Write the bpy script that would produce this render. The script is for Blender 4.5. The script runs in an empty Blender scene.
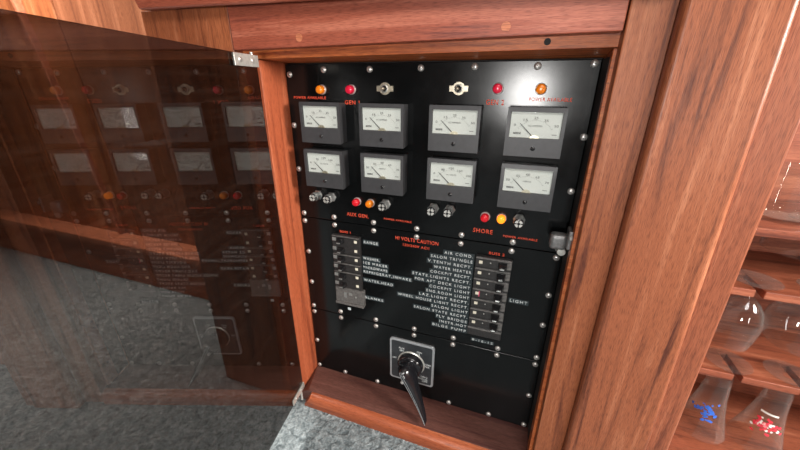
import bpy, bmesh, math, random
from mathutils import Vector, Matrix, Euler
random.seed(7)
C = bpy.context.scene.collection
PI = math.pi

# ------------------------------------------------------------------ materials
def mat(name):
    m = bpy.data.materials.new(name); m.use_nodes = True
    nt = m.node_tree
    for n in list(nt.nodes): nt.nodes.remove(n)
    out = nt.nodes.new('ShaderNodeOutputMaterial')
    return m, nt, out

def N(nt, typ, **kw):
    n = nt.nodes.new(typ)
    for k, v in kw.items():
        if k in n.inputs: n.inputs[k].default_value = v
        else: setattr(n, k, v)
    return n

def L(nt, a, b): nt.links.new(a, b)

def ramp(nt, fac, stops):
    r = nt.nodes.new('ShaderNodeValToRGB')
    els = r.color_ramp.elements
    while len(els) > 1: els.remove(els[-1])
    els[0].position = stops[0][0]; els[0].color = (*stops[0][1], 1)
    for p, c in stops[1:]:
        e = els.new(p); e.color = (*c, 1)
    L(nt, fac, r.inputs['Fac'])
    return r.outputs['Color']

def mixc(nt, fac, a, b, mode='MIX'):
    m = nt.nodes.new('ShaderNodeMix'); m.data_type = 'RGBA'; m.blend_type = mode
    if isinstance(fac, (int, float)): m.inputs[0].default_value = fac
    else: L(nt, fac, m.inputs[0])
    for i, v in ((6, a), (7, b)):
        if isinstance(v, tuple): m.inputs[i].default_value = (*v, 1)
        else: L(nt, v, m.inputs[i])
    return m.outputs[2]

def plain(name, col, rough=0.5, metal=0.0, spec=0.5, var=0.12, vscale=60, bump=0.0, emit=None):
    m, nt, out = mat(name)
    b = N(nt, 'ShaderNodeBsdfPrincipled')
    b.inputs['Roughness'].default_value = rough; b.inputs['Metallic'].default_value = metal
    b.inputs['Specular IOR Level'].default_value = spec
    tc = N(nt, 'ShaderNodeTexCoord')
    no = N(nt, 'ShaderNodeTexNoise', Scale=vscale, Detail=3.0)
    L(nt, tc.outputs['Object'], no.inputs['Vector'])
    lo = tuple(c * (1 - var) for c in col); hi = tuple(min(1, c * (1 + var)) for c in col)
    L(nt, ramp(nt, no.outputs['Fac'], [(.3, lo), (.7, hi)]), b.inputs['Base Color'])
    if bump:
        bp = N(nt, 'ShaderNodeBump', Strength=bump, Distance=.0005)
        L(nt, no.outputs['Fac'], bp.inputs['Height']); L(nt, bp.outputs[0], b.inputs['Normal'])
    if emit:
        b.inputs['Emission Color'].default_value = (*emit[0], 1); b.inputs['Emission Strength'].default_value = emit[1]
    L(nt, b.outputs[0], out.inputs[0])
    return m

def wood(name, dark, mid, light, axis=2, scale=1.0, off=(0, 0, 0), rough=.42, streak=1.0, rot=0.0):
    """mahogany or teak: long streaks along the axis, fine open pores"""
    m, nt, out = mat(name)
    dark, mid, light = [tuple(v * k for v, k in zip(c, q)) for c, q in ((dark, (.78, .66, .60)), (mid, (.96, .86, .70)), (light, (1.02, .96, .82)))]
    b = N(nt, 'ShaderNodeBsdfPrincipled'); b.inputs['Roughness'].default_value = rough
    b.inputs['Specular IOR Level'].default_value = .40
    tc = N(nt, 'ShaderNodeTexCoord')
    mp = N(nt, 'ShaderNodeMapping'); mp.inputs['Location'].default_value = off
    mp.inputs['Rotation'].default_value = (0, rot, 0)
    s = [62 * scale] * 3; s[axis] = 2.6 * scale; mp.inputs['Scale'].default_value = s
    L(nt, tc.outputs['Object'], mp.inputs['Vector'])
    n1 = N(nt, 'ShaderNodeTexNoise', Scale=1.0, Detail=5.0, Roughness=.62, Distortion=.55)
    L(nt, mp.outputs[0], n1.inputs['Vector'])
    c = ramp(nt, n1.outputs['Fac'], [(.34, dark), (.47, mid), (.54, mid), (.68, light)])
    # broad figure
    mp3 = N(nt, 'ShaderNodeMapping'); s3 = [9 * scale] * 3; s3[axis] = .9 * scale
    mp3.inputs['Scale'].default_value = s3; mp3.inputs['Location'].default_value = tuple(o + 3 for o in off)
    L(nt, tc.outputs['Object'], mp3.inputs['Vector'])
    n3 = N(nt, 'ShaderNodeTexNoise', Scale=1.0, Detail=2.0, Distortion=.8)
    L(nt, mp3.outputs[0], n3.inputs['Vector'])
    k = ramp(nt, n3.outputs['Fac'], [(.3, (.72, .68, .66)), (.6, (1.08, 1.08, 1.06))])
    c = mixc(nt, .8 * streak, c, k, 'MULTIPLY')
    # pores
    mp2 = N(nt, 'ShaderNodeMapping'); s2 = [1500] * 3; s2[axis] = 85; mp2.inputs['Scale'].default_value = s2
    L(nt, tc.outputs['Object'], mp2.inputs['Vector'])
    n2 = N(nt, 'ShaderNodeTexNoise', Scale=1.0, Detail=2.0)
    L(nt, mp2.outputs[0], n2.inputs['Vector'])
    p = ramp(nt, n2.outputs['Fac'], [(.36, (.52, .45, .42)), (.50, (1, 1, 1)), (.70, (1.16, 1.16, 1.14))])
    c = mixc(nt, .75, c, p, 'MULTIPLY')
    L(nt, c, b.inputs['Base Color'])
    bp = N(nt, 'ShaderNodeBump', Strength=.25, Distance=.0006)
    L(nt, n2.outputs['Fac'], bp.inputs['Height']); L(nt, bp.outputs[0], b.inputs['Normal'])
    L(nt, b.outputs[0], out.inputs[0])
    return m

def sheet(name, tint, f0, rough=0.0, haze=0.0, hazecol=(.5, .4, .35), scratches=False, edge=0.0):
    """clear or smoked sheet: mirror-like reflection that grows at grazing angles over a tinted see-through body"""
    m, nt, out = mat(name)
    g = N(nt, 'ShaderNodeNewGeometry')
    d = N(nt, 'ShaderNodeVectorMath', operation='DOT_PRODUCT')
    L(nt, g.outputs['Incoming'], d.inputs[0]); L(nt, g.outputs['Normal'], d.inputs[1])
    a = N(nt, 'ShaderNodeMath', operation='ABSOLUTE'); L(nt, d.outputs['Value'], a.inputs[0])
    s = N(nt, 'ShaderNodeMath', operation='SUBTRACT'); s.inputs[0].default_value = 1.0; L(nt, a.outputs[0], s.inputs[1])
    pw = N(nt, 'ShaderNodeMath', operation='POWER'); L(nt, s.outputs[0], pw.inputs[0]); pw.inputs[1].default_value = 4.0
    ma = N(nt, 'ShaderNodeMath', operation='MULTIPLY_ADD'); L(nt, pw.outputs[0], ma.inputs[0])
    ma.inputs[1].default_value = 1 - f0; ma.inputs[2].default_value = f0
    tr = N(nt, 'ShaderNodeBsdfTransparent'); tr.inputs['Color'].default_value = (*tint, 1)
    gl = N(nt, 'ShaderNodeBsdfGlossy'); gl.inputs['Roughness'].default_value = rough
    base = tr.outputs[0]
    if haze:
        df = N(nt, 'ShaderNodeBsdfDiffuse'); df.inputs['Color'].default_value = (*hazecol, 1)
        mh = N(nt, 'ShaderNodeMixShader'); mh.inputs[0].default_value = haze
        if scratches:
            tc = N(nt, 'ShaderNodeTexCoord'); mp = N(nt, 'ShaderNodeMapping'); mp.inputs['Scale'].default_value = (40, 8, 160)
            mp.inputs['Rotation'].default_value = (.7, 0, 0)
            L(nt, tc.outputs['Object'], mp.inputs[0])
            no = N(nt, 'ShaderNodeTexNoise', Scale=1.0, Detail=6.0); L(nt, mp.outputs[0], no.inputs['Vector'])
            mr = N(nt, 'ShaderNodeMapRange'); mr.inputs['From Min'].default_value = .45; mr.inputs['From Max'].default_value = .8
            mr.inputs['To Min'].default_value = haze * .5; mr.inputs['To Max'].default_value = haze * 3
            L(nt, no.outputs['Fac'], mr.inputs['Value']); L(nt, mr.outputs[0], mh.inputs[0])
        if edge:
            e2 = N(nt, 'ShaderNodeMath', operation='MULTIPLY_ADD'); L(nt, pw.outputs[0], e2.inputs[0]); e2.inputs[1].default_value = edge; e2.inputs[2].default_value = haze
            L(nt, e2.outputs[0], mh.inputs[0])
        L(nt, tr.outputs[0], mh.inputs[1]); L(nt, df.outputs[0], mh.inputs[2]); base = mh.outputs[0]
    mx = N(nt, 'ShaderNodeMixShader')
    L(nt, ma.outputs[0], mx.inputs[0]); L(nt, base, mx.inputs[1]); L(nt, gl.outputs[0], mx.inputs[2])
    L(nt, mx.outputs[0], out.inputs[0])
    return m

W_D, W_M, W_L = (.20, .050, .022), (.42, .125, .058), (.58, .215, .115)
M = {}
M['wood_v'] = wood('mahogany upright', (.17, .052, .026), (.33, .112, .056), (.44, .175, .100), 2)
M['wood_post'] = wood('teak post', (.12, .038, .022), (.30, .105, .058), (.42, .172, .105), 2, off=(4.2, 1, 2), rot=.03, rough=.36)
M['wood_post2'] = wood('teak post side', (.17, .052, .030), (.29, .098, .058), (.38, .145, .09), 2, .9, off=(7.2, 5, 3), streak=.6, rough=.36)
M['wood_rail'] = wood('mahogany rail', (.14, .038, .034), (.31, .088, .062), (.44, .155, .115), 0, .85, off=(1.3, 2, 6))
M['wood_orange'] = wood('orange mahogany', (.34, .085, .030), (.54, .160, .058), (.64, .23, .095), 0, 1.4, off=(.3, 8, 2), streak=.5)
M['wood_jamb'] = wood('red mahogany jamb', (.30, .074, .036), (.44, .118, .060), (.54, .165, .09), 2, 1.2, off=(5, .4, 2), streak=.35)
M['wood_sill'] = wood('dark mahogany sill', (.115, .052, .050), (.14, .066, .064), (.17, .082, .078), 0, 1.2, off=(2, 2, 9), rough=.38, streak=.5)
M['wood_nose'] = wood('red mahogany moulding', (.22, .056, .028), (.33, .092, .045), (.42, .135, .072), 0, 1.2, off=(3, 7, 1), rough=.35, streak=.5)
M['wood_wall'] = wood('teak wall board', (.26, .085, .040), (.42, .155, .078), (.54, .23, .13), 2, .7, off=(3, 1, 4))
M['wood_wall2'] = wood('bright teak wall board', (.26, .080, .034), (.42, .150, .068), (.54, .23, .12), 2, .7, off=(8, 1, 4))
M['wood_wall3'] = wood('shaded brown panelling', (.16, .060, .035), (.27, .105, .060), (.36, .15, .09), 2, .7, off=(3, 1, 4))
M['wood_step'] = wood('teak step', (.22, .050, .020), (.38, .100, .040), (.50, .17, .075), 0, .8, off=(3, 9, 4))
M['wood_rack'] = wood('teak rack', (.15, .045, .027), (.26, .082, .052), (.35, .13, .085), 0, 1.1, off=(6, 3, 4), streak=.6)
M['wood_plug'] = wood('light wood plug', (.38, .135, .085), (.48, .18, .11), (.54, .22, .14), 0, 2, rough=.5)
M['black'] = None
M['steel'] = plain('stainless screw', (.62, .60, .57), .32, .7, var=.15, vscale=400)
M['nickel'] = plain('nickel hardware', (.62, .62, .58), .34, .55, var=.12, vscale=200)
M['brass'] = plain('aged nickel brass', (.60, .54, .42), .32, .7, var=.2, vscale=300)
M['case'] = plain('grey meter case', (.040, .040, .043), .42, 0, .5, var=.15, vscale=120, bump=.1)
M['dial'] = plain('white dial card', (.74, .75, .73), .6, var=.03, vscale=30)
M['ink'] = plain('black ink', (.03, .03, .03), .5)
M['needle'] = plain('black needle', (.015, .015, .015), .4)
M['white_ink'] = plain('white lettering', (.62, .66, .66), .55, var=.05)
M['red_ink'] = plain('red lettering', (.80, .085, .035), .5, var=.1, vscale=500)
M['tape'] = plain('black embossing tape', (.020, .030, .034), .38, 0, .5, var=.15, vscale=200)
M['breaker'] = plain('black bakelite breaker', (.028, .026, .026), .3, 0, .5, var=.35, vscale=300, bump=.2)
M['breaker_grey'] = plain('worn grey breaker body', (.11, .105, .10), .4, 0, .5, var=.4, vscale=250, bump=.2)
M['toggle'] = plain('glossy black toggle', (.012, .012, .013), .12, 0, .6)
M['rating'] = plain('cream rating mark', (.72, .68, .55), .5, var=.06)
M['pink'] = plain('pink mark', (.75, .06, .16), .5)
M['knob'] = plain('glossy black knob', (.010, .010, .012), .14, 0, .6)
M['switch_face'] = plain('dark switch face', (.030, .034, .038), .35, 0, .5, var=.3, vscale=90)
M['silver'] = plain('satin silver border', (.50, .53, .55), .38, .55, var=.06)
M['latch'] = plain('dull grey cast latch', (.22, .22, .22), .4, .6, var=.25, vscale=200)
M['knurl'] = plain('knurled chrome', (.50, .51, .50), .3, .75, var=.3, vscale=400)
M['gap_dark'] = plain('dark gap', (.010, .010, .010), .7)
M['white_plastic'] = plain('pale plastic', (.70, .70, .68), .4, var=.05)
M['red_lens'] = plain('red lens', (.62, .012, .045), .18, 0, .6, var=.25, vscale=300, emit=((.8, .01, .04), .10))
M['orange_lens'] = plain('amber lens', (.78, .20, .008), .18, 0, .6, var=.25, vscale=300, emit=((1, .25, .01), .10))
M['lit_lens'] = plain('lit amber lens', (.85, .25, .01), .2, 0, .6, var=.15, vscale=300, emit=((1, .22, .01), 1.6))
M['red_lens2'] = plain('dark red lens', (.60, .010, .02), .18, 0, .6, var=.25, vscale=300, emit=((.8, .01, .02), .10))
M['lens_rim'] = plain('lens rim', (.60, .50, .48), .3, .3, var=.15, vscale=200)
M['blue_print'] = plain('blue enamel print', (.03, .14, .62), .4, var=.2, vscale=300)
M['red_print'] = plain('red enamel print', (.72, .03, .06), .4, var=.2, vscale=300)
M['white_print'] = plain('white enamel print', (.85, .83, .78), .4, var=.05)
M['glass'] = sheet('clear glass', (.96, .97, .965), .035, 0.02, haze=.006, hazecol=(.9, .85, .82), edge=.16)
M['pane'] = sheet('clear meter window', (.96, .97, .96), .03, 0.03)
M['smoke'] = sheet('smoked acrylic', (.325, .305, .295), .085, 0.004, haze=.006, hazecol=(.50, .32, .24), scratches=True)
M['ceil'] = plain('white headliner', (.62, .60, .56), .8, var=.04, vscale=8)
M['wall_far'] = wood('dark cabin panelling', (.05, .018, .010), (.09, .032, .018), (.13, .05, .03), 2, .5, rough=.6)

def panel_mat():
    m, nt, out = mat('black painted panel')
    b = N(nt, 'ShaderNodeBsdfPrincipled')
    b.inputs['Specular IOR Level'].default_value = .3
    tc = N(nt, 'ShaderNodeTexCoord')
    no = N(nt, 'ShaderNodeTexNoise', Scale=9.0, Detail=5.0, Roughness=.65)
    L(nt, tc.outputs['Object'], no.inputs['Vector'])
    L(nt, ramp(nt, no.outputs['Fac'], [(.3, (.0025, .003, .0032)), (.7, (.005, .0055, .006))]), b.inputs['Base Color'])
    mr = N(nt, 'ShaderNodeMapRange'); mr.inputs['From Min'].default_value = .3; mr.inputs['From Max'].default_value = .75
    mr.inputs['To Min'].default_value = .14; mr.inputs['To Max'].default_value = .23
    L(nt, no.outputs['Fac'], mr.inputs['Value']); L(nt, mr.outputs[0], b.inputs['Roughness'])
    # scuffs and small pale specks
    vo = N(nt, 'ShaderNodeTexVoronoi', Scale=70.0); L(nt, tc.outputs['Object'], vo.inputs['Vector'])
    n2 = N(nt, 'ShaderNodeTexNoise', Scale=300.0, Detail=2.0); L(nt, tc.outputs['Object'], n2.inputs['Vector'])
    bp = N(nt, 'ShaderNodeBump', Strength=.12, Distance=.0004)
    L(nt, b.outputs[0], out.inputs[0])
    return m
M['black'] = panel_mat()

def carpet_mat():
    m, nt, out = mat('grey loop carpet')
    b = N(nt, 'ShaderNodeBsdfPrincipled'); b.inputs['Roughness'].default_value = .95
    b.inputs['Specular IOR Level'].default_value = .1
    tc = N(nt, 'ShaderNodeTexCoord')
    vo = N(nt, 'ShaderNodeTexVoronoi', Scale=240.0); L(nt, tc.outputs['Object'], vo.inputs['Vector'])
    no = N(nt, 'ShaderNodeTexNoise', Scale=85.0, Detail=3.0, Roughness=.55, Distortion=.8); L(nt, tc.outputs['Object'], no.inputs['Vector'])
    c = ramp(nt, no.outputs['Fac'], [(.33, (.115, .14, .15)), (.5, (.225, .265, .28)), (.68, (.34, .385, .40))])
    c2 = ramp(nt, vo.outputs['Distance'], [(.0, (1.1, 1.1, 1.1)), (.8, (.55, .55, .55))])
    L(nt, mixc(nt, .8, c, c2, 'MULTIPLY'), b.inputs['Base Color'])
    bp = N(nt, 'ShaderNodeBump', Strength=.9, Distance=.004)
    L(nt, no.outputs['Fac'], bp.inputs['Height']); L(nt, bp.outputs[0], b.inputs['Normal'])
    L(nt, b.outputs[0], out.inputs[0])
    return m
M['carpet'] = carpet_mat()

# ------------------------------------------------------------------ mesh helpers
class MB:
    def __init__(s): s.b = bmesh.new()
    def poly(s, verts, faces):
        vs = [s.b.verts.new(v) for v in verts]
        for f in faces:
            try: s.b.faces.new([vs[i] for i in f])
            except ValueError: pass
        return vs
    def hexa(s, p, bev=0.0, seg=2):
        """p: eight corners, bottom ring then top ring"""
        t = bmesh.new()
        vs = [t.verts.new(v) for v in p]
        for f in ((0, 3, 2, 1), (4, 5, 6, 7), (0, 1, 5, 4), (1, 2, 6, 5), (2, 3, 7, 6), (3, 0, 4, 7)): t.faces.new([vs[i] for i in f])
        if bev: bmesh.ops.bevel(t, geom=list(t.edges), offset=bev, segments=seg, profile=.5, affect='EDGES')
        s._join(t); return s
    def box(s, x0, x1, y0, y1, z0, z1, bev=0.0, seg=2):
        return s.hexa([(x0, y0, z0), (x1, y0, z0), (x1, y1, z0), (x0, y1, z0), (x0, y0, z1), (x1, y0, z1), (x1, y1, z1), (x0, y1, z1)], bev, seg)
    def _join(s, t):
        me = bpy.data.meshes.new('tmp'); t.to_mesh(me); t.free(); s.b.from_mesh(me); bpy.data.meshes.remove(me)
    def lathe(s, prof, c=(0, 0, 0), axis='Y', n=24, cap=True, mod=None):
        """prof: (radius, height) pairs; height runs along +axis"""
        rings = []
        for r, h in prof:
            ring = []
            for i in range(n):
                a = 2 * PI * i / n
                rr = r * (mod(i) if mod else 1)
                u, v = rr * math.cos(a), rr * math.sin(a)
                P = (c[0] + u, c[1] + h, c[2] + v) if axis == 'Y' else (c[0] + u, c[1] + v, c[2] + h) if axis == 'Z' else (c[0] + h, c[1] + u, c[2] + v)
                ring.append(s.b.verts.new(P))
            rings.append(ring)
        for k in range(len(rings) - 1):
            for i in range(n):
                j = (i + 1) % n
                s.b.faces.new((rings[k][i], rings[k][j], rings[k + 1][j], rings[k + 1][i]))
        if cap:
            s.b.faces.new(rings[0]); s.b.faces.new(list(reversed(rings[-1])))
        return s
    def prism(s, pts, y0, y1, bev=0.0):
        """outline in x,z extruded from y0 to y1"""
        t = bmesh.new(); n = len(pts)
        a = [t.verts.new((x, y0, z)) for x, z in pts]; b = [t.verts.new((x, y1, z)) for x, z in pts]
        t.faces.new(a); t.faces.new(list(reversed(b)))
        for i in range(n): t.faces.new((a[i], b[i], b[(i + 1) % n], a[(i + 1) % n]))
        bmesh.ops.recalc_face_normals(t, faces=t.faces)
        if bev: bmesh.ops.bevel(t, geom=[e for e in t.edges], offset=bev, segments=2, profile=.5, affect='EDGES')
        s._join(t); return s
    def xform(s, mtx): bmesh.ops.transform(s.b, matrix=mtx, verts=s.b.verts); return s
    def build(s, name, m, parent=None, smooth=False, loc=(0, 0, 0)):
        bmesh.ops.recalc_face_normals(s.b, faces=s.b.faces)
        me = bpy.data.meshes.new(name); s.b.to_mesh(me); s.b.free()
        me.materials.append(m)
        if smooth:
            for p in me.polygons: p.use_smooth = True
            me.set_sharp_from_angle(angle=math.radians(50))
        o = bpy.data.objects.new(name, me); C.objects.link(o); o.location = loc
        if smooth:
            wn = o.modifiers.new('weighted normals', 'WEIGHTED_NORMAL'); wn.keep_sharp = True; wn.weight = 100
        if parent: o.parent = parent
        return o

def tag(o, label=None, cat=None, group=None, kind=None):
    if label: o['label'] = label
    if cat: o['category'] = cat
    if group: o['group'] = group
    if kind: o['kind'] = kind
    return o

def thing(name, label, cat, loc=(0, 0, 0), group=None):
    o = bpy.data.objects.new(name, None); o.empty_display_size = .02; C.objects.link(o); o.location = loc
    return tag(o, label, cat, group)

def copy_tree(o, parent=None, loc=None):
    kids = [k for k in bpy.data.objects if k.parent == o]
    c = o.copy(); C.objects.link(c); c.parent = parent
    if loc is not None: c.location = loc
    for k in kids: copy_tree(k, c)
    return c

def text_bm(s, x0, x1, zc, h, y=-.0004, ext=.0003, space=1.0, slant=0.0, bold=0.0):
    """lettering on the wall plane: fills x0..x1, cap height h, centred on height zc"""
    cu = bpy.data.curves.new('t', 'FONT'); cu.body = s; cu.size = 1.0; cu.space_character = space
    cu.resolution_u = 3; cu.offset = bold
    ob = bpy.data.objects.new('t', cu); C.objects.link(ob)
    bpy.context.view_layer.update()
    dg = bpy.context.evaluated_depsgraph_get()
    me = bpy.data.meshes.new_from_object(ob.evaluated_get(dg))
    bm = bmesh.new(); bm.from_mesh(me)
    bpy.data.objects.remove(ob); bpy.data.curves.remove(cu); bpy.data.meshes.remove(me)
    xs = [v.co.x for v in bm.verts]; a, b = min(xs), max(xs)
    for v in bm.verts:
        fx = (v.co.x - a) / max(b - a, 1e-6); zz = (v.co.y / .7 - .5) * h
        v.co = Vector((x0 + fx * (x1 - x0), y, zc + zz + slant * fx))
    r = bmesh.ops.extrude_face_region(bm, geom=list(bm.faces))
    for v in [g for g in r['geom'] if isinstance(g, bmesh.types.BMVert)]: v.co.y -= ext
    return bm

def lettering(items, name, m, parent, loc=(0, 0, 0)):
    mb = MB()
    for kw in items: mb._join(text_bm(**kw))
    return mb.build(name, m, parent, loc=loc)

# ------------------------------------------------------------------ camera (from the measured view)
camd = bpy.data.cameras.new('camera'); cam = bpy.data.objects.new('camera', camd); C.objects.link(cam)
camd.sensor_width = 36; camd.sensor_fit = 'HORIZONTAL'; camd.lens = 344.51 / 800 * 36
camd.clip_start = .01
fw = Vector((-0.31032278, 0.87334253, -0.37546318)); up = Vector((-0.13141976, 0.351757, 0.9268203)); rt = Vector((0.94150338, 0.33695673, 0.00561625))
mx = Matrix((rt, up, -fw)).transposed().to_4x4(); mx.translation = Vector((0.4005, -0.5374, -0.0330))
cam.matrix_world = mx
bpy.context.scene.camera = cam

# ------------------------------------------------------------------ setting
FZ = -.690
def carpet():
    xs = [-2.6, -2.2, -1.9]; x = -1.7
    while x < -.6: xs.append(x); x += .012
    while x < .62: xs.append(x); x += .0036
    xs += [.7, .9, 1.3, 2.0]
    ys = [-2.3, -1.6, -1.0, -.7, -.5]; y = -.42
    while y < -.06: ys.append(y); y += .0036
    while y < .16: ys.append(y); y += .008
    ys += [.3, .5]
    from mathutils import noise
    b = MB(); g = []
    for yy in ys:
        row = []
        for xx in xs:
            h = 0
            if -1.7 < xx < .62 and -.42 < yy < .152:
                p = Vector((xx * 190, yy * 110, 0))
                h = .0022 * noise.noise(p) + .0012 * noise.noise(p * 2.1)
            row.append(b.b.verts.new((xx, yy, FZ + h - .0012)))
        g.append(row)
    for j in range(len(ys) - 1):
        for i in range(len(xs) - 1): b.b.faces.new((g[j][i], g[j][i + 1], g[j + 1][i + 1], g[j + 1][i]))
    o = b.build('floor', M['carpet'], smooth=True)
    return tag(o, kind='structure')
carpet()
def struct(name, mb, m): return tag(mb.build(name, m), kind='structure')
struct('ceiling', MB().box(-2.6, 2.0, -2.3, .4, .95, .98), M['ceil'])
struct('wall_front', MB().box(-2.6, 2.0, -2.34, -2.3, FZ, .95), M['wall_far'])
struct('wall_left', MB().box(-2.64, -2.6, -2.3, .4, FZ, .95), M['wood_wall'])
struct('wall_right', MB().box(2.0, 2.04, -2.3, .4, FZ, .95), M['wood_wall'])

# back wall left of the cabinet: slanted boards
def board(x0t, x1t, slope, y0, y1, z0, z1, mb, bev=.003):
    """x at z = .18; the board leans so that lower points lie further right by slope"""
    f = lambda x, z: x + (.18 - z) * slope
    mb.hexa([(f(x0t, z0), y0, z0), (f(x1t, z0), y0, z0), (f(x1t, z0), y1, z0), (f(x0t, z0), y1, z0),
             (f(x0t, z1), y0, z1), (f(x1t, z1), y0, z1), (f(x1t, z1), y1, z1), (f(x0t, z1), y1, z1)], bev)
    return mb
struct('wall_back', MB().box(-2.6, 2.0, .36, .40, FZ, .95), M['wood_wall'])
bw = thing('wall_panelling', 'teak board panelling with a pale upright edge above the step', 'panelling', (0, 0, FZ))
def P(mb, name, m, parent, smooth=False):
    return mb.xform(Matrix.Translation(-Vector(parent.location))).build(name, m, parent, smooth)
P(board(-2.6, -1.075, .2, .205, .36, -.535, .95, MB()), 'board', M['wood_wall2'], bw)
P(board(-1.078, -1.062, .2, .192, .36, -.535, .95, MB(), .004), 'edge_strip', M['wood_plug'], bw)
P(board(-1.062, -.93, .12, .21, .36, -.535, .95, MB()), 'board', M['wood_wall2'], bw)
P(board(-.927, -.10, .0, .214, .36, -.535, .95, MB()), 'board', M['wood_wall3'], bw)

st = thing('step', 'low teak step with a nosing coloured pale as if sunlit along the back of the grey carpet', 'step', (-1.2, .153, FZ))
P(MB().box(-2.6, -.21, .153, .20, FZ, -.56), 'riser', M['wood_step'], st)
P(MB().box(-2.6, -.21, .140, .36, -.56, -.535, .006, 3), 'tread', M['wood_plug'], st, True)  # pale wood puts the sunlit look of the ledge into its colour

# ------------------------------------------------------------------ cabinet joinery round the panel
cab = thing('cabinet', 'reddish mahogany cabinet built round the black electrical panel', 'cabinet', (.24, 0, FZ))
B = lambda mb, n, m, sm=False: P(mb, n, m, cab, sm)
B(MB().box(-.035, 0.0, -.0603, .012, -.672, .002, .0008), 'side_jamb', M['wood_jamb'])
B(MB().hexa([(-.035, -.0603, .0033), (.4838, -.0603, .0070), (.4838, .012, .0010), (-.035, .012, .0008),
             (-.035, -.0603, .028), (.4838, -.0603, .028), (.4838, .012, .028), (-.035, .012, .028)], .0006), 'head_jamb', M['wood_orange'])
B(MB().hexa([(.4795, -.0603, -.672), (.4842, -.0603, -.672), (.4980, .012, -.672), (.4812, .012, -.672),
             (.4785, -.0603, .006), (.4836, -.0603, .006), (.4980, .012, .006), (.4812, .012, .006)], .0006), 'side_jamb', M['wood_orange'])
B(MB().hexa([(-.035, -.069, -.690), (.4846, -.069, -.690), (.4846, .012, -.690), (-.035, .012, -.690),
             (.0215, -.069, -.6585), (.4846, -.069, -.6585), (.4846, .012, -.6585), (-.0008, .012, -.6585)], .0006), 'sill', M['wood_sill'])
# rounded moulding along the sill
nz = MB(); prof = [(-.066, -.692), (-.0825, -.692), (-.0835, -.682), (-.0835, -.672), (-.0815, -.6645), (-.0765, -.6605), (-.0705, -.6592), (-.066, -.6592)]
ra, rb = [], []
for (y, z) in prof:
    ra.append(nz.b.verts.new((.010 + (z + .692) * .6 + (y + .066) * -.35, y, z))); rb.append(nz.b.verts.new((.4806, y - .002, z)))
nz.b.faces.new(ra); nz.b.faces.new(list(reversed(rb)))
for i in range(len(prof)): nz.b.faces.new((ra[i], rb[i], rb[(i + 1) % 8], ra[(i + 1) % 8]))
B(nz, 'sill_moulding', M['wood_nose'], True)
B(MB().hexa([(-.205, -.0795, FZ), (-.0352, -.0795, FZ), (-.0352, -.045, FZ), (-.205, -.045, FZ),
             (-.2015, -.0795, .0735), (-.0275, -.0795, .0735), (-.0275, -.045, .0735), (-.2015, -.045, .0735)], .0012), 'left_stile', M['wood_v'])
B(MB().hexa([(-.0272, -.080, .0143), (.4803, -.080, .0203), (.4803, -.045, .0203), (-.0272, -.045, .0143),
             (-.0272, -.080, .0735), (.4803, -.080, .0735), (.4803, -.045, .0735), (-.0272, -.045, .0735)], .0012), 'top_rail', M['wood_rail'])
B(MB().hexa([(.4846, -.080, FZ), (.5400, -.080, FZ), (.5400, -.045, FZ), (.4846, -.045, FZ),
             (.4806, -.080, .40), (.5400, -.080, .40), (.5400, -.045, .40), (.4806, -.045, .40)], .0015), 'right_stile', M['wood_v'])
B(MB().box(-.205, -.190, -.045, .214, FZ, .0735, .001), 'side_panel', M['wood_v'])
B(MB().box(-.19, .52, .016, .024, FZ, .07), 'back_panel', M['gap_dark'])
for (x, z) in ((.0891, .0272), (.3631, .0290)):
    B(MB().lathe([(.0052, 0), (.0052, .004)], (x, -.0803, z), n=20), 'wood_plug', M['wood_plug'])
B(MB().lathe([(.0038, 0), (.0038, .002)], (.4095, -.0605, .0145), n=16), 'screw_hole', M['gap_dark'])
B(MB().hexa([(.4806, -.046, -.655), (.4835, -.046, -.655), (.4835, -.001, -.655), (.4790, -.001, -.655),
             (.4788, -.046, -.001), (.4830, -.046, -.001), (.4830, -.001, -.001), (.4790, -.001, -.001)]), 'gap_shade_strip', M['gap_dark'])  # black strip painting the shade in the gap along the jamb
# latch on the right jamb
lt = B(MB().box(.4745, .4835, -.046, -.022, -.248, -.219, .002), 'latch', M['latch'], True)
P(MB().box(.4530, .4765, -.036, -.018, -.255, -.230, .006, 3).xform(Matrix.Identity(4)), 'latch_arm', M['latch'], cab, True).parent = lt
P(MB().lathe([(.0052, 0), (.0062, .001), (.0062, .006), (.005, .0075), (.003, .0085)], (.4715, -.032, -.258), n=20), 'latch_knob', M['nickel'], cab, True).parent = lt
P(MB().lathe([(.0030, -.003), (.0030, 0)], (.4790, -.046, -.228), n=14), 'latch_screw', M['steel'], cab, True).parent = lt

# crown moulding over the face frame
cr = MB().hexa([(-.178, -.1000, .0712), (.5200, -.1000, .0560), (.5200, -.045, .0750), (-.178, -.045, .0750),
                (-.192, -.1060, .120), (.5200, -.1060, .120), (.5200, -.045, .120), (-.192, -.045, .120)], .0035, 3)
struct('trim_1', cr, M['wood_rail'])

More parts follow.
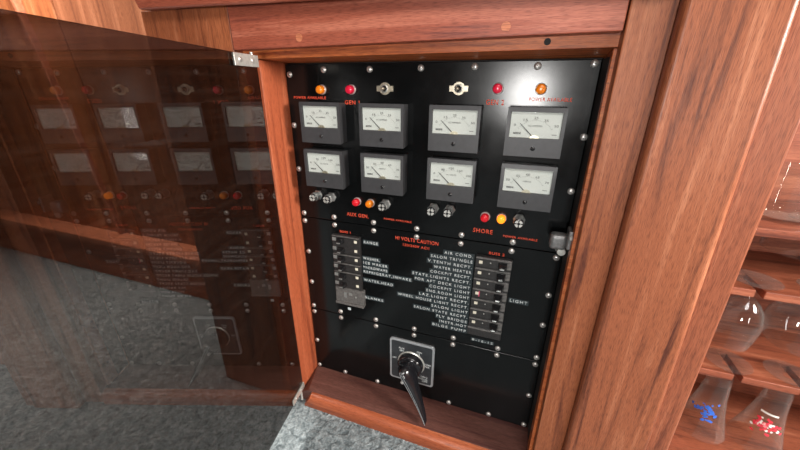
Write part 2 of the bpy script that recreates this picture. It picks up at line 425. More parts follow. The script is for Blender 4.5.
# ------------------------------------------------------------------ smoked door
al = 0.15843451; tz = 0.01017804
nrm = Vector((math.cos(al), math.sin(al), tz)).normalized()
H0 = Vector((0.01816, -.075, -.3))
def dp(y, z, off=0.0):
    """point of the door's mirror face at this depth and height, moved off along the normal"""
    x = H0.x - (nrm.y * (y - H0.y) + nrm.z * (z - H0.z)) / nrm.x
    return Vector((x, y, z)) + nrm * off
door = None
def dhex(y0, y1, zb0, zb1, zt0, zt1, o0, o1, bev=0.0):
    return MB().hexa([dp(y0, zb0, o1), dp(y0, zb0, o0), dp(y1, zb1, o0), dp(y1, zb1, o1),
                      dp(y0, zt0, o1), dp(y0, zt0, o0), dp(y1, zt1, o0), dp(y1, zt1, o1)], bev)
door = B(dhex(-.56, -.0862, -.6375, -.6325, .0168, .0055, 0, -.0055), 'door', M['smoke'])
door['label'] = 'smoked see-through acrylic door, swung open'
def hinge(z0, z1, y0, y1, pinz):
    h = P(MB(), 'hinge', M['nickel'], cab) if False else None
    mb = dhex(y0, y1, z0, z0, z1, z1, .0018, .0001, .0004)
    t = dhex(y0, y1, z0, z0, z1, z1, -.0056, -.0075, .0004); mb._join(t.b)
    e = dhex(y1 - .004, y1 + .0025, z0, z0, z1, z1, .0018, -.0075, .0004); mb._join(e.b)
    t = MB().lathe([(.0022, 0), (.0022, abs(pinz[1] - pinz[0]))], tuple(dp(y1 - .006, min(pinz), -.003)), 'Z', 12); mb._join(t.b)
    hh = P(mb, 'hinge', M['nickel'], cab, True); hh.parent = door
    for yy in (y0 + .012, y1 - .012):
        c = dp(yy, (z0 + z1) / 2, .0018)
        s = MB().lathe([(.0036, 0), (.0034, .0008), (.002, .0018)], (0, 0, 0), 'X', 14)
        s.xform(Matrix.Translation(c) @ Matrix.Rotation(al, 4, 'Z'))
        P(s, 'hinge_screw', M['steel'], cab, True).parent = door
hinge(-.0095, .0062, -.139, -.0862, (.006, .0100))
hinge(-.6320, -.6190, -.132, -.0862, (-.660, -.630))

# ------------------------------------------------------------------ post on the right
post = thing('post', 'broad teak post with a rounded bright edge, right of the cabinet', 'post', (.6, -.06, FZ))
def sx(a, z): return a + (.0287 - z) * .0318
def sx2(a, z): return a + (-.088 - z) * .0163
P(MB().hexa([(.5238, -.100, FZ), (sx(.607, FZ), -.100, FZ), (sx(.607, FZ), -.0801, FZ), (.5238, -.0801, FZ),
             (.5216, -.100, .4), (sx(.607, .4), -.100, .4), (sx(.607, .4), -.0801, .4), (.5216, -.0801, .4)], .0062, 4), 'front_board', M['wood_post'], post, True)
P(MB().hexa([(.5404, -.0925, FZ), (sx2(.6440, FZ), -.0925, FZ), (sx2(.6440, FZ), .30, FZ), (.5404, -.0, FZ),
             (.5404, -.0925, .4), (sx2(.6440, .4), -.0925, .4), (sx2(.6440, .4), .30, .4), (.5404, -.0, .4)], .0035, 3), 'back_board', M['wood_post2'], post, True)

# ------------------------------------------------------------------ black panel plates with screws
XS = (.0095, .076, .158, .241, .320, .403, .4705)
scr = MB().lathe([(.0050, 0), (.0050, -.0006), (.0047, -.0016), (.0036, -.0026), (.0018, -.0031), (.0001, -.0032)], n=20)
scr_o = scr.build('screw', M['steel'], smooth=True)
scr_me = scr_o.data; C.objects.unlink(scr_o); bpy.data.objects.remove(scr_o)
cup = MB().box(-.0024, .0024, -.0034, -.0029, -.0004, .0004); cup_me_o = cup.build('slot', M['gap_dark']); slot_me = cup_me_o.data; bpy.data.objects.remove(cup_me_o)
def plate(name, label, z0, z1, screws):
    t = thing(name, label, 'panel', (.24, 0, z1))
    P(MB().box(.0012, .4785, 0, .0032, z1, z0, .0011, 2), 'plate', M['black'], t)
    for (x, z) in screws:
        o = bpy.data.objects.new('screw', scr_me); C.objects.link(o); o.parent = t; o.location = Vector((x, 0, z)) - t.location
        s = bpy.data.objects.new('slot', slot_me); C.objects.link(s); s.parent = o; s.rotation_euler = (0, random.uniform(0, PI), 0)
    return t
zt = (-.017, -.010, -.010, -.009, -.008, -.008, -.006)
pl1 = plate('meter_panel', 'black metal panel holding eight meters, uppermost of three panel plates', -.0008, -.2738,
            [(x, z) for x, z in zip(XS, zt)] + [(x, -.2663) for x in XS] + [(.008, -.100), (.008, -.179), (.475, -.097), (.4725, -.174)])
pl2 = plate('breaker_panel', 'black metal panel with breakers and white label strips, middle plate', -.2750, -.4898,
            [(x, -.2825) for x in XS] + [(x, -.4825) for x in XS] + [(.011, -.350), (.011, -.422), (.470, -.352), (.470, -.412)])
pl3 = plate('switch_panel', 'black metal panel behind the big rotary handle, lowest plate', -.4910, -.6578,
            [(x, -.4985) for x in XS] + [(x, -.6510) for x in (.0085, .077, .158, .321, .403, .4708)] + [(.009, -.578), (.470, -.574)])
R1 = lambda s, a, b, z, h, sp=1.15: dict(s=s, x0=a, x1=b, zc=z, h=h, space=sp, bold=.012)
lettering([R1('POWER AVAILABLE', .0132, .0767, -.0530, .0042)], 'lettering', M['red_ink'], pl1, -Vector(pl1.location))
lettering([R1('GEN 1', .1119, .1385, -.0592, .0062)], 'lettering', M['red_ink'], pl1, -Vector(pl1.location))
lettering([R1('GEN 2', .3400, .3650, -.0545, .0070)], 'lettering', M['red_ink'], pl1, -Vector(pl1.location))
lettering([R1('POWER AVAILABLE', .3978, .4520, -.0496, .0048)], 'lettering', M['red_ink'], pl1, -Vector(pl1.location))
lettering([R1('AUX GEN.', .1039, .1485, -.2560, .0068)], 'lettering', M['red_ink'], pl1, -Vector(pl1.location))
lettering([R1('POWER AVAILABLE', .1789, .2310, -.2555, .0034)], 'lettering', M['red_ink'], pl1, -Vector(pl1.location))
lettering([R1('SHORE', .3384, .3700, -.2540, .0072)], 'lettering', M['red_ink'], pl1, -Vector(pl1.location))
lettering([R1('POWER AVAILABLE', .3868, .4390, -.2575, .0036)], 'lettering', M['red_ink'], pl1, -Vector(pl1.location))
lettering([R1('BUSS 1', .0868, .1095, -.2940, .0044)], 'lettering', M['red_ink'], pl2, -Vector(pl2.location))
lettering([R1('HI VOLTS CAUTION', .2010, .2810, -.2896, .0070)], 'lettering', M['red_ink'], pl2, -Vector(pl2.location))
lettering([R1('120/240V AC!!', .2157, .2650, -.3012, .0048)], 'lettering', M['red_ink'], pl2, -Vector(pl2.location))
lettering([R1('BUSS 2', .3680, .3930, -.2915, .0048)], 'lettering', M['red_ink'], pl2, -Vector(pl2.location))
def tape(s, x0, x1, z, h=.0094, th=.0054, off=0.0):
    t = P(MB().box(x0 - .0022, x1 + .0022, -.0007 - off, -.0002, z - h / 2, z + h / 2), 'label_strip', M['tape'], pl2)
    o = lettering([dict(s=s, x0=x0, x1=x1, zc=z, h=th, y=-.0008 - off, ext=.0003, space=1.35, bold=.014)], 'lettering', M['white_ink'], t)
    o.location = -Vector(pl2.location)
for s, a, b, z in (('RANGE', .1373, .1660, -.3085), ('WASHER,', .1345, .1690, -.3430), ('ICE MAKER', .1345, .1850, -.3530),
                   ('MICROWAVE', .1345, .1845, -.3628), ('REFRIGERAT,INMAKE', .1345, .2325, -.3726),
                   ('WATER,HEAD', .1345, .1960, -.3912), ('BLANKS', .1349, .1750, -.4320)):
    tape(s, a, b, z)
rows = [('AIR COND.', .2917), ('SALON TRI\'NGLE', .2677), ('V.TENTH RECPT.', .2625), ('WATER HEATER', .2741), ('COCKPIT RECPT.', .2680),
        ('STATE.LIGHTS RECPT.', .2339), ('FOR AFT DECK LIGHT', .2390), ('COCKPIT LIGHT', .2674), ('ENG.ROOM LIGHT', .2619), ('LAZ.LIGHT RECPT.', .2485),
        ('WHEEL HOUSE LIGHT RECPT.', .2053), ('SALON LIGHT', .2728), ('SALON STATE RECPT.', .2384), ('FLY BRIDGE', .2836), ('INSTR.HOT', .2900), ('BILGE PUMP', .2766)]
for i, (s, a) in enumerate(rows):
    tape(s, a + .001, .3425, -.3035 - i * .01045, h=.0101)
tape('LIGHT', .4115, .4400, -.3748)
tape('8-16-15', .3550, .3930, -.4745, h=.0075, th=.0050)
P(MB().box(.094, .101, -.0006, -.0002, -.4735, -.4675), 'label_strip', M['white_ink'], pl2)

# ------------------------------------------------------------------ meters
MW, MH, MD = .0745, .0655, .025
wx0, wx1, wz1, wz0 = .0045, .0702, -.0060, -.0405   # window inside the case, from its top left corner
def make_meter(label, word, digits, loc, group='analog panel meters'):
    t = thing('panel_meter', label, 'meter', loc, group)
    b = MB(); xs = (0, wx0, wx1, MW); zs = (-MH, wz0, wz1, 0); yf = -MD
    taper = .0008
    g = {}
    for i, x in enumerate(xs):
        for j, z in enumerate(zs): g[i, j] = b.b.verts.new((x, yf + (.0010 if j in (3,) else 0), z))
    for i in range(3):
        for j in range(3):
            if (i, j) != (1, 1): b.b.faces.new((g[i, j], g[i + 1, j], g[i + 1, j + 1], g[i, j + 1]))
    wi = [b.b.verts.new((x, yf + .0042, z)) for x, z in ((wx0 + .0006, wz0 + .0006), (wx1 - .0006, wz0 + .0006), (wx1 - .0006, wz1 - .0006), (wx0 + .0006, wz1 - .0006))]
    wo = [g[1, 1], g[2, 1], g[2, 2], g[1, 2]]
    for k in range(4): b.b.faces.new((wo[k], wo[(k + 1) % 4], wi[(k + 1) % 4], wi[k]))
    ring = [g[0, 0], g[1, 0], g[2, 0], g[3, 0], g[3, 1], g[3, 2], g[3, 3], g[2, 3], g[1, 3], g[0, 3], g[0, 2], g[0, 1]]
    bk = [b.b.verts.new((v.co.x + (.0012 if v.co.x < .01 else -.0012 if v.co.x > .07 else 0), 0, v.co.z + (.0012 if v.co.z < -.06 else -.0012 if v.co.z > -.001 else 0))) for v in ring]
    for k in range(12): b.b.faces.new((ring[k], bk[k], bk[(k + 1) % 12], ring[(k + 1) % 12]))
    b.b.faces.new(bk)
    ee = [e for e in b.b.edges if len(e.link_faces) == 2 and e.calc_face_angle(0) > .6 and all(abs(v.co.y + MD) < .0015 or v.co.y > -.001 for v in e.verts) and not all(v in wo for v in e.verts)]
    bmesh.ops.bevel(b.b, geom=ee, offset=.0013, segments=2, profile=.5, affect='EDGES')
    b.build('case', M['case'], t, True)
    yd = yf + .0040
    MB().box(wx0 + .0005, wx1 - .0005, yd - .0002, yd + .0003, wz0 + .0005, wz1 - .0005).build('dial_face', M['dial'], t)
    ww, wh = wx1 - wx0, wz1 - wz0
    cx, cz = wx0 + ww * .50, wz0 + .0015
    mk = MB(); Rn = .0275
    angs = [math.radians(a) for a in (147, 118, 90, 62, 33)]
    for a, s in zip(angs, digits):
        rr = Rn + (.0035 if abs(a - PI / 2) > .9 else 0)
        x, z = cx + (rr * 1.02) * math.cos(a), cz + .92 * rr * math.sin(a)
        mk._join(text_bm(s, x - .0013 * len(s), x + .0013 * len(s), z, .0031, y=yd - .0003, ext=.0001))
    for k in range(21):
        a = math.radians(150 - 6 * k); big = k % 5 == 0
        r0, r1 = Rn - .0038, Rn - (.0018 if big else .0027)
        px, pz = -math.sin(a) * .00022, math.cos(a) * .00022
        q = [(cx + r * math.cos(a) + s * px, yd - .0004, cz + .92 * (r * math.sin(a) + s * pz)) for r, s in ((r0, 1), (r0, -1), (r1, -1), (r1, 1))]
        mk.poly(q, [(0, 1, 2, 3)])
    mk._join(text_bm(word, cx - .0013 * len(word) * .55 - .002, cx + .0013 * len(word) * .55 + .002, wz0 + .0165, .0022, y=yd - .0003, ext=.0001))
    mk._join(text_bm('BEEDE', wx0 + .0055, wx0 + .0155, wz0 + .0062, .0024, y=yd - .0003, ext=.0001, bold=.03))
    for x0, x1, z, h in ((wx1 - .0105, wx1 - .0045, wz0 + .0055, .0007),):
        mk.box(x0, x1, yd - .0004, yd - .0003, z - h / 2, z + h / 2)
    mk.build('scale_marks', M['ink'], t)
    tip = Vector((wx0 + ww * .20, 0, wz0 + wh * .56)); base = Vector((cx, 0, wz0 + .0005)); d = (tip - base).normalized(); pp = Vector((-d.z, 0, d.x))
    q = [base + pp * .0007, base - pp * .0007, tip - pp * .00025, tip + pp * .00025]
    MB().prism([(v.x, v.z) for v in q], yd - .0012, yd - .0008).build('needle', M['needle'], t)
    MB().prism([(cx + .0005 + .0060 * math.cos(a), wz0 + .0004 + .0040 * math.sin(a)) for a in [PI * k / 10 for k in range(11)]], yd - .0018, yd - .0002).build('pivot_cover', M['brass'], t)
    MB().box(wx0 + .0003, wx1 - .0003, yf + .0006, yf + .0012, wz0 + .0003, wz1 - .0003).build('window_pane', M['pane'], t)
    zs_ = MB().lathe([(.0030, 0), (.0030, -.0006), (.0022, -.0014), (.0001, -.0016)], (MW / 2 + .001, yf, -.0540), n=16)
    zs_.build('zero_screw', M['toggle'], t, True)
    return t
cols = [c - wx0 for c in (.04360, .15290, .26712, .37768)]
rz = (-.0588, -.1361)
names = ['leftmost', 'second from left', 'third from left', 'rightmost']
m_amp = make_meter('', 'AC AMPERES', ['0', '15', '25', '35', '50'], (cols[0], 0, rz[0]))
m_volt = make_meter('', 'AC VOLTS', ['0', '80', '120', '160', '250'], (cols[0], 0, rz[1]))
m_hz = make_meter('', 'HERTZ', ['50', '55', '60', '65', '70'], (cols[1], 0, rz[1]))
amps = [m_amp] + [copy_tree(m_amp, None, (cols[k], 0, rz[0])) for k in (1, 2, 3)]
amps[0]['label'] = 'ammeter under the POWER AVAILABLE lettering at the top left of the panel'
amps[1]['label'] = 'ammeter straight below the left one of the two toggle switches'
amps[2]['label'] = 'ammeter straight below the right one of the two toggle switches'
amps[3]['label'] = 'ammeter in the top right corner of the panel, in the bright glare'
low = [m_volt, m_hz, copy_tree(m_volt, None, (cols[2], 0, rz[1])), copy_tree(m_hz, None, (cols[3], 0, rz[1]))]
low[0]['label'] = 'lower row meter at far left, above a pair of fuse holders'
low[1]['label'] = 'lower row meter above the AUX GEN red and amber lamps'
low[2]['label'] = 'lower row meter third from left, above two fuse holders and left of SHORE'
low[3]['label'] = 'lower row meter at far right, above the lit amber lamp'

# ------------------------------------------------------------------ indicator lamps
def make_lamp(m, ln, label, x, z, r=.0066, d=.0120):
    t = thing('indicator_lamp', label, 'indicator lamp', (x, 0, z), 'round indicator lamps')
    MB().lathe([(r + .0012, 0), (r + .0012, -.0018), (r + .0002, -.0030), (r * .9, -.0030)], n=24).build('bezel', M['lens_rim'], t, True)
    MB().lathe([(r, -.0028), (r, -d * .72), (r * .93, -d * .88), (r * .70, -d * .97), (r * .3, -d), (.0001, -d)], n=24).build('lens', m, t, True)
    return t
make_lamp(M['orange_lens'], '', 'amber lamp at the top left corner, above POWER AVAILABLE', .0705, -.0402)
make_lamp(M['red_lens'], '', 'red lamp above the GEN 1 lettering', .1250, -.0396)
make_lamp(M['red_lens'], '', 'red lamp above the GEN 2 lettering', .3547, -.0362)
make_lamp(M['orange_lens'], '', 'amber lamp at the top right corner of the panel', .4112, -.0364)
make_lamp(M['red_lens2'], '', 'red lamp above the AUX GEN lettering', .1272, -.2292)
make_lamp(M['orange_lens'], '', 'unlit amber lamp beside the red AUX GEN lamp', .1537, -.2290)
make_lamp(M['red_lens2'], '', 'red lamp above the SHORE lettering', .3556, -.2284)
make_lamp(M['lit_lens'], '', 'glowing amber lamp beside the red SHORE lamp', .3810, -.2274)

# ------------------------------------------------------------------ fuse holders
def make_fuse(label, x, z):
    t = thing('fuse_holder', label, 'fuse holder', (x, 0, z), 'knurled panel fuse holders'); t.scale = (1.15, 1.0, 1.15)
    MB().lathe([(.0082, 0), (.0082, -.0020), (.0070, -.0030)], n=6).build('nut', M['knurl'], t)
    MB().lathe([(.0066, -.003), (.0066, -.0075), (.0056, -.0080), (.0056, -.0095), (.0072, -.0100), (.0072, -.0150), (.0064, -.0165), (.0064, -.0190)],
               n=36, mod=lambda i: 1.0 if i % 2 else .94).build('body', M['knurl'], t)
    MB().lathe([(.0066, -.0185), (.0066, -.0200), (.0055, -.0212)], n=24).build('cap', M['toggle'], t, True)
    b = MB()
    for k in range(4):
        a0 = math.radians(12 + 90 * k); a1 = math.radians(78 + 90 * k)
        pts = [(.0052 * math.cos(a0 + (a1 - a0) * i / 4), .0052 * math.sin(a0 + (a1 - a0) * i / 4)) for i in range(5)]
        pts += [(.0022 * math.cos(a1), .0022 * math.sin(a1)), (.0022 * math.cos(a0), .0022 * math.sin(a0))]
        b.prism(pts, -.0220, -.0205)
    b.build('slotted_face', M['nickel'], t)
    return t
f0 = make_fuse('leftmost fuse holder, below the far left meter', .0455, -.2255)
for lab, x, z in (('second fuse holder from the left, beside the leftmost one', .0745, -.2262),
                  ('lone fuse holder right of the AUX GEN amber lamp', .1830, -.2272),
                  ('left fuse holder of the pair below the third meter', .2700, -.2245),
                  ('right fuse holder of the pair below the third meter', .2975, -.2238),
                  ('lone fuse holder right of the glowing amber lamp', .4075, -.2262)):
    c = copy_tree(f0, None, (x, 0, z)); c['label'] = lab

# ------------------------------------------------------------------ toggle switches at the top
def make_toggle(label, x, z):
    t = thing('toggle_switch', label, 'toggle switch', (x, 0, z), 'small nickel toggle switches')
    pts = []
    for a in range(-60, 61, 12): pass
    R, hw, tw = .0092, .0042, .0138
    a0 = math.asin(hw / R)
    for k in range(13):
        a = a0 + (PI - 2 * a0) * k / 12; pts.append((R * math.cos(a), R * math.sin(a)))
    pts += [(-tw, hw), (-tw, -hw)]
    for k in range(13):
        a = PI + a0 + (PI - 2 * a0) * k / 12; pts.append((R * math.cos(a), R * math.sin(a)))
    pts += [(tw, -hw), (tw, hw)]
    MB().prism(pts, -.0016, 0, .0003).build('plate', M['brass'], t)
    MB().lathe([(.0060, -.0016), (.0060, -.0042), (.0048, -.0048), (.0044, -.0020)], n=24, cap=False).build('nut', M['nickel'], t, True)
    MB().lathe([(.0044, -.0012), (.0040, -.0030)], n=20).build('socket', M['gap_dark'], t)
    MB().lathe([(.0014, -.003), (.0016, -.0085), (.0026, -.0110), (.0027, -.0125), (.0018, -.0142), (.0001, -.0146)], n=16).build('lever', M['brass'], t, True)
    return t
tg = make_toggle('nickel toggle switch right of the red GEN 1 lamp', .1835, -.0378)
c = copy_tree(tg, None, (.2992, 0, -.0368)); c['label'] = 'nickel toggle switch left of the red GEN 2 lamp'

# ------------------------------------------------------------------ circuit breakers
def make_breaker(name, label, x0, x1, z0, z1, side, group, dbl=False, tint=None):
    """side -1: handle at left and rating mark at right; +1 mirrored"""
    t = thing(name, label, 'circuit breaker', ((x0 + x1) / 2, 0, z0), group)
    w = (x1 - x0) / 2; h = z1 - z0
    MB().box(-w, w, -.0085, 0, .0006, h - .0002, .0010).build('body', tint or M['breaker'], t, True)
    MB().box(-w + .0005, w - .0005, -.0108, -.0085, h - .0030, h - .0010, .0005).build('ridge', M['breaker_grey'], t)
    n = 2 if dbl else 1
    for k in range(n):
        zc = h * (k + .5) / n
        xm = -side * (w - .0085)
        MB().box(xm - .0030, xm + .0030, -.0092, -.0084, zc - .0028, zc + .0028, .0004).build('rating_mark', M['rating'], t)
        xt = side * (w * .50 if side > 0 else w * .35)
        b = MB()
        b.hexa([(xt - .0075, -.0085, zc - .0055), (xt + .0075, -.0085, zc - .0055), (xt + .0075, -.0085, zc + .0045), (xt - .0075, -.0085, zc + .0045),
                (xt - .0045, -.0185, zc - .0062), (xt + .0045, -.0185, zc - .0062), (xt + .0045, -.0200, zc - .0005), (xt - .0045, -.0200, zc - .0005)], .0010)
        b.build('toggle', M['toggle'], t, True)
        MB().box(xt - .0034, xt + .0034, -.0206, -.0194, zc - .0036, zc - .0014, .0003).build('toggle_tip', M['knurl'], t)
        if side < 0:
            MB().box(xt - .019, xt - .011, -.0092, -.0084, zc - .0035, zc + .0035, .0004).build('print_glint', M['knurl'], t)  # pale block for print, with toggle highlights put into its colour
        else:
            MB().box(w - .0075, w - .0003, -.0100, -.0084, zc - .0065, zc + .0060, .0006).build('end_cover', M['breaker_grey'], t)
            MB().lathe([(.0011, -.0084), (.0011, -.0090)], (-w + .0245, 0, zc + .0010), n=10).build('rivet', M['steel'], t)
    return t
Lz = [-.2985 - .0194 * k for k in range(9)]
gl_ = 'breakers of the left column'
lx = (.0735, .1318)
make_breaker('circuit_breaker', 'wide double breaker at the top of the left column, beside RANGE', *lx, Lz[2], Lz[0], -1, gl_, True)
make_breaker('circuit_breaker', 'single breaker in the left column beside ICE MAKER, below the top double one', *lx, Lz[3], Lz[2], -1, gl_)
make_breaker('circuit_breaker', 'single breaker in the left column beside MICROWAVE, third from the top', *lx, Lz[4], Lz[3], -1, gl_)
make_breaker('circuit_breaker', 'wide double breaker just above the grey blank in the left column', *lx, Lz[6], Lz[4], -1, gl_, True)
bl = thing('blank_cover', 'worn grey blank cover at the foot of the left breaker column', 'blank cover', (.1045, 0, Lz[8]))
MB().box(-.0318, .0318, -.0085, 0, .0004, Lz[6] - Lz[8] - .0004, .001).build('body', M['breaker_grey'], bl, True)
MB().box(-.0318, .0318, -.0115, -.0080, -.0004, .0050, .0008).build('lip', M['breaker_grey'], bl, True)
for x, z, w_, h_ in ((-.010, .022, .003, .006), (.002, .026, .004, .003), (.014, .021, .0015, .002)):
    MB().box(x - w_, x + w_, -.0090, -.0084, z - h_, z + h_, .0004).build('worn_mark', M['knurl'], bl)
Rz = [-.2968 - .0204 * k for k in range(9)]
nm = ['topmost', 'second', 'third', 'fourth', 'fifth', 'sixth', 'seventh']
b0 = make_breaker('circuit_breaker', 'topmost breaker of the right column, under BUSS 2', .3485, .4070, Rz[1], Rz[0], 1, 'breakers of the right column')
for k in range(1, 7):
    c = copy_tree(b0, None, (.3777 - .0003 * k, 0, Rz[k + 1]))
    c['label'] = ['', 'second breaker from the top of the right column', 'third breaker from the top of the right column',
                  'right column breaker with a small pink mark', 'right column breaker directly below the pink-marked one',
                  'sixth breaker down the right column, second above the grey blank', 'lowest breaker of the right column, just above the blank'][k]
    if k == 3:
        MB().box(-.0180, -.0165, -.0094, -.0084, .0045, .0150).build('pink_mark', M['pink'], c)
bl2 = thing('blank_cover', 'dark blank cover at the foot of the right breaker column', 'blank cover', (.3755, 0, Rz[8] + .001))
MB().box(-.0300, .0300, -.0085, 0, .0004, .0195, .001).build('body', M['breaker'], bl2, True)
MB().box(-.0295, .0295, -.0100, -.0080, .0150, .0180, .0006).build('ridge', M['breaker_grey'], bl2)

# ------------------------------------------------------------------ rotary selector switch
SX, SZ = .2382, -.5665
rs = thing('rotary_switch', 'big rotary selector switch with black pointer handle on a square plate', 'rotary switch', (SX, 0, SZ))
def rrect(w, h, r, n=6):
    pts = []
    for cx, cz, a in ((w - r, h - r, 0), (-w + r, h - r, PI / 2), (-w + r, -h + r, PI), (w - r, -h + r, 1.5 * PI)):
        for k in range(n + 1): pts.append((cx + r * math.cos(a + PI / 2 * k / n), cz + r * math.sin(a + PI / 2 * k / n)))
    return pts
MB().prism(rrect(.0478, .0525, .006), -.0050, 0, .0008).build('border', M['silver'], rs, True)
MB().prism(rrect(.0435, .0480, .004), -.0056, -.0050).build('face', M['switch_face'], rs)
tx = lambda s, x, z, w, h=.0042: dict(s=s, x0=x - w / 2, x1=x + w / 2, zc=z, h=h, y=-.0057, ext=.0002, bold=.01)
lettering([tx('OFF', -.0370, .0035, .0090), tx('AUX', -.0215, .0320, .0130), tx('GEN', -.0215, .0260, .0090),
           tx('GEN', .0165, .0320, .0110), tx('1', .0165, .0260, .0020), tx('SHORE', .0345, .0050, .0140), tx('PWR', .0345, -.0010, .0090),
           tx('GEN 2', .0280, -.0290, .0150), tx('PARALLEL', .0260, -.0350, .0200), tx('OFF', .0300, -.0408, .0120)], 'lettering', M['white_ink'], rs)
MB().lathe([(.0290, -.0056), (.0290, -.0075), (.0272, -.0085), (.0262, -.0060)], n=48, cap=False).build('chrome_ring', M['nickel'], rs, True)
MB().lathe([(.0265, -.0056), (.0265, -.0170), (.0240, -.0215), (.0180, -.0235), (.0001, -.0240)], n=48).build('hub', M['knob'], rs, True)
# pointer handle: a long tapering lever standing out over the sill, with a raised centre ridge
d = Vector((.049, 0, -.0825)).normalized(); s_ = Vector((-d.z, 0, d.x))
hb = MB()
prof = [(-.019, .0090, .010, -.0200), (-.016, .0135, .022, -.0200), (-.008, .0155, .026, -.0200), (.002, .0158, .026, -.0205), (.014, .0145, .020, -.0270),
        (.030, .0122, .013, -.0350), (.050, .0096, .0085, -.0415), (.070, .0068, .0055, -.0480), (.088, .0040, .0035, -.0540), (.0975, .0014, .0016, -.0590)]
rings = []
for u, w_, h_, yb in prof:
    cs = [(-w_, 0), (-w_, -.45 * h_ - .003), (-w_ * .62, -.80 * h_ - .006), (-w_ * .14, -h_ - .009), (w_ * .14, -h_ - .009), (w_ * .62, -.80 * h_ - .006), (w_, -.45 * h_ - .003), (w_, 0)]
    rings.append([hb.b.verts.new(d * u + s_ * a + Vector((0, yb + q, 0))) for a, q in cs])
for k in range(len(rings) - 1):
    for i in range(8): hb.b.faces.new((rings[k][i], rings[k][(i + 1) % 8], rings[k + 1][(i + 1) % 8], rings[k + 1][i]))
hb.b.faces.new(rings[0]); hb.b.faces.new(list(reversed(rings[-1])))
hb.build('handle', M['knob'], rs, True)
c_ = d * .006 - s_ * .0075
MB().lathe([(.0034, -.0450), (.0034, -.0535), (.0020, -.0545)], (c_.x, 0, c_.z), n=16).build('handle_screw', M['steel'], rs, True)
for sgn in (-1, 1):
    b = MB()
    for (u0, w0, h0, y0_), (u1, w1, h1, y1_) in zip(prof[1:-1], prof[2:]):
        p0 = d * u0 + s_ * (sgn * w0 * .14) + Vector((0, y0_ - h0 - .0090, 0)); p1 = d * u1 + s_ * (sgn * w1 * .14) + Vector((0, y1_ - h1 - .0090, 0))
        q = s_ * .0003; yv = Vector((0, -.0003, 0))
        b.poly([p0 - q, p0 + q, p1 + q, p1 - q, p0 - q + yv, p0 + q + yv, p1 + q + yv, p1 - q + yv], [(0, 1, 2, 3), (4, 5, 6, 7), (0, 1, 5, 4), (2, 3, 7, 6), (1, 2, 6, 5), (3, 0, 4, 7)])
    b.build('pointer_line', M['silver'], rs)

# ------------------------------------------------------------------ stemware rack and glasses
rk = thing('stemware_rack', 'teak rack of slotted shelves for hanging glasses, right of the post', 'rack', (.9, .26, FZ))
YF, YB = .090, .27
P(MB().box(.656, 1.36, YB, YB + .012, FZ, .40), 'back_board', M['wood_rack'], rk)
P(MB().box(.656, .668, .0, YB, FZ, .40), 'side_board', M['wood_rack'], rk)
P(MB().box(1.348, 1.36, .0, YB, FZ, .40), 'side_board', M['wood_rack'], rk)
P(MB().box(.668, 1.348, .03, YB, FZ, -.672, .001), 'bottom_board', M['wood_rack'], rk)
def shelf(z, slots, sw=.0058):
    b = MB(); x = .668
    for s in slots + [None]:
        e = 1.348 if s is None else s - sw
        b.box(x, e, YF, YF + .062, z - .0135, z, .0015); x = None if s is None else s + sw
    b.box(.668, 1.348, YF + .060, YB, z - .0135, z)
    return P(b, 'shelf', M['wood_rack'], rk, True)
S1, S2, S0 = -.3295, -.4970, -.2270
sl1 = [.781, .875, .969, 1.06]; sl2 = [.803, .893, .983, 1.08]; sl0 = [.835, .93, 1.03]
shelf(S0, sl0); shelf(S1, sl1); shelf(S2, sl2)
def glass(label, x, y, zs, prof, cat='wine glass', name='wine_glass', group='stemware hanging in the rack'):
    """prof goes from the foot (top) downwards: radius, depth below the foot's top"""
    t = thing(name, label, cat, (x, y, zs), group)
    MB().lathe([(r, -h) for r, h in prof], axis='Z', n=40, cap=False).build('glass_body', M['glass'], t, True)
    return t
def shell(outer, th=.0012):
    """outer outline of a hanging glass from foot to rim, returned with its inner wall"""
    foot = [(.0002, -.0046), (.0325, -.0022), (.0335, -.0014), (.0325, -.0006), (.012, .0015), (.0050, .006), (.0040, .012)]
    o = foot + outer
    inner = [(max(r - th, .0002), h) for r, h in reversed(outer[1:])] + [(.0002, outer[1][1] + .004)]
    return o + inner
wine = shell([(.0038, .024), (.0095, .032), (.0190, .042), (.0275, .056), (.0322, .074), (.0325, .088), (.0300, .108), (.0260, .126)])
balloon = shell([(.0038, .016), (.0120, .020), (.0280, .027), (.0420, .040), (.0500, .056), (.0520, .070), (.0480, .090), (.0420, .105)])
flare = shell([(.0050, .018), (.0140, .021), (.0170, .030), (.0185, .050), (.0215, .080), (.0280, .115), (.0355, .145), (.0400, .162)])
coupe = shell([(.0038, .014), (.0200, .017), (.0400, .026), (.0500, .040), (.0520, .052)])
glass('clear tulip wine glass hanging beside the post in the middle shelf', .785, .120, S1 + .0046, wine)
glass('wide balloon glass hanging right of the tulip wine glass', .874, .120, S1 + .0046, balloon, 'wine glass')
g1 = glass('flared beer glass with a blue printed crest', .798, .120, S2 + .0046, flare, 'beer glass', 'beer_glass', 'flared glasses hanging from the lowest shelf')
g2 = glass('flared beer glass with a red and white printed crest', .884, .120, S2 + .0046, flare, 'beer glass', 'beer_glass', 'flared glasses hanging from the lowest shelf')
glass('shallow wide glass hanging from the uppermost shelf', .842, .145, S0 + .0046, coupe)
glass('shallow wide glass at the right end of the uppermost shelf', .955, .145, S0 + .0046, coupe)
def tumbler(label, x, y):
    t = thing('tumbler', label, 'tumbler', (x, y, S0), 'tumblers standing on the top shelf')
    MB().lathe([(.0002, .006), (.028, .006), (.0305, .012), (.0345, .085), (.0358, .085), (.0318, .001), (.0300, 0), (.0002, 0)], axis='Z', n=36, cap=False).build('glass_body', M['glass'], t, True)
    return t
tumbler('clear tumbler standing upright on the uppermost shelf, nearest the post', .800, .150)
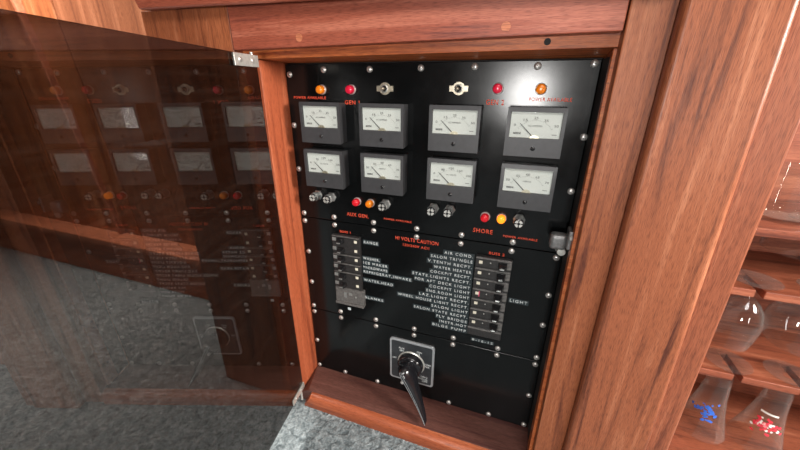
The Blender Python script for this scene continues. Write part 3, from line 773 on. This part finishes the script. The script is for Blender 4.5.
tumbler('clear tumbler standing upright further right on the uppermost shelf', .905, .150)
def crest(g, mats, ang0, seed):
    """small blotches of enamel following the glass wall"""
    rnd = random.Random(seed)
    def pt(a, h):
        o = [(.0170, .030), (.0185, .050), (.0215, .080), (.0280, .115), (.0355, .145), (.0400, .162)]
        for (r0, h0), (r1, h1) in zip(o, o[1:]):
            if h0 <= h <= h1: r = r0 + (r1 - r0) * (h - h0) / (h1 - h0) + .0004; break
        return (r * math.cos(a), r * math.sin(a), -h)
    for mname, cnt, nm_ in mats:
        b = MB()
        for _ in range(cnt):
            a = ang0 + rnd.gauss(0, .33); h = .104 + max(-.02, min(.02, rnd.gauss(0, .009)))
            da, dh = rnd.uniform(.07, .17), rnd.uniform(.0016, .0034)
            n = 7; c = b.b.verts.new(pt(a, h)); vs = []
            for k in range(n):
                q = rnd.uniform(.6, 1.2); vs.append(b.b.verts.new(pt(a + da * q * math.cos(2 * PI * k / n), h + dh * q * math.sin(2 * PI * k / n))))
            for k in range(n): b.b.faces.new((c, vs[k], vs[(k + 1) % n]))
        b.build(nm_, M[mname], g)
crest(g1, [('blue_print', 34, 'blue_crest')], -2.05, 3)
crest(g2, [('red_print', 34, 'red_crest'), ('white_print', 16, 'white_crest')], -2.05, 5)
_b = MB(); 
for k in range(10):
    a0 = -2.05 + (k - 5) * .11; a1 = a0 + .11
    q = []
    for a, h in ((a0, .0775), (a1, .0775), (a1, .0815), (a0, .0815)):
        r = .0218; q.append((r * math.cos(a), r * math.sin(a), -h))
    _b.poly(q, [(0, 1, 2, 3)])
_b.build('white_banner', M['white_print'], g2)

# ------------------------------------------------------------------ light: cabin windows and added area fills
def area(name, loc, target, sx_, sy_, power, col=(1, 1, 1)):
    l = bpy.data.lights.new(name, 'AREA'); l.shape = 'RECTANGLE'; l.size = sx_; l.size_y = sy_; l.energy = power; l.color = col
    o = bpy.data.objects.new(name, l); C.objects.link(o); o.location = loc
    o.rotation_euler = (Vector(target) - Vector(loc)).to_track_quat('-Z', 'Y').to_euler()
    return o
area('overhead_fill', (.75, -1.05, .93), (.45, -.35, -.4), .75, .75, 27, (1, .97, .94))  # added overhead area light, out of view, brightening the cabinet front
area('window_daylight', (.37, -2.28, -.08), (.37, 0, -.08), .22, .24, 20, (1, .98, .95))
area('side_window_daylight', (1.52, -1.60, -.20), (.05, -.25, -.1), .08, .50, 4, (1, .97, .93))
area('side_sun_fill', (1.85, -.44, .22), (.62, -.08, -.25), .35, .35, 44, (1, .95, .88))  # added area light for low sun from the right, out of view
lf = area('carpet_fill', (-1.05, -.02, .9), (-.75, -.10, -.69), .4, .25, 22, (1, .95, .88)); lf.data.spread = math.radians(75)  # added fill to brighten the carpet behind the door

w = bpy.data.worlds.new('world'); bpy.context.scene.world = w; w.use_nodes = True
w.node_tree.nodes['Background'].inputs['Color'].default_value = (.75, .82, .9, 1)
w.node_tree.nodes['Background'].inputs['Strength'].default_value = .3

vs_ = bpy.context.scene.view_settings
vs_.view_transform = 'Standard'; vs_.look = 'None'; vs_.gamma = 1.0; vs_.exposure = 0.0; vs_.use_curve_mapping = False
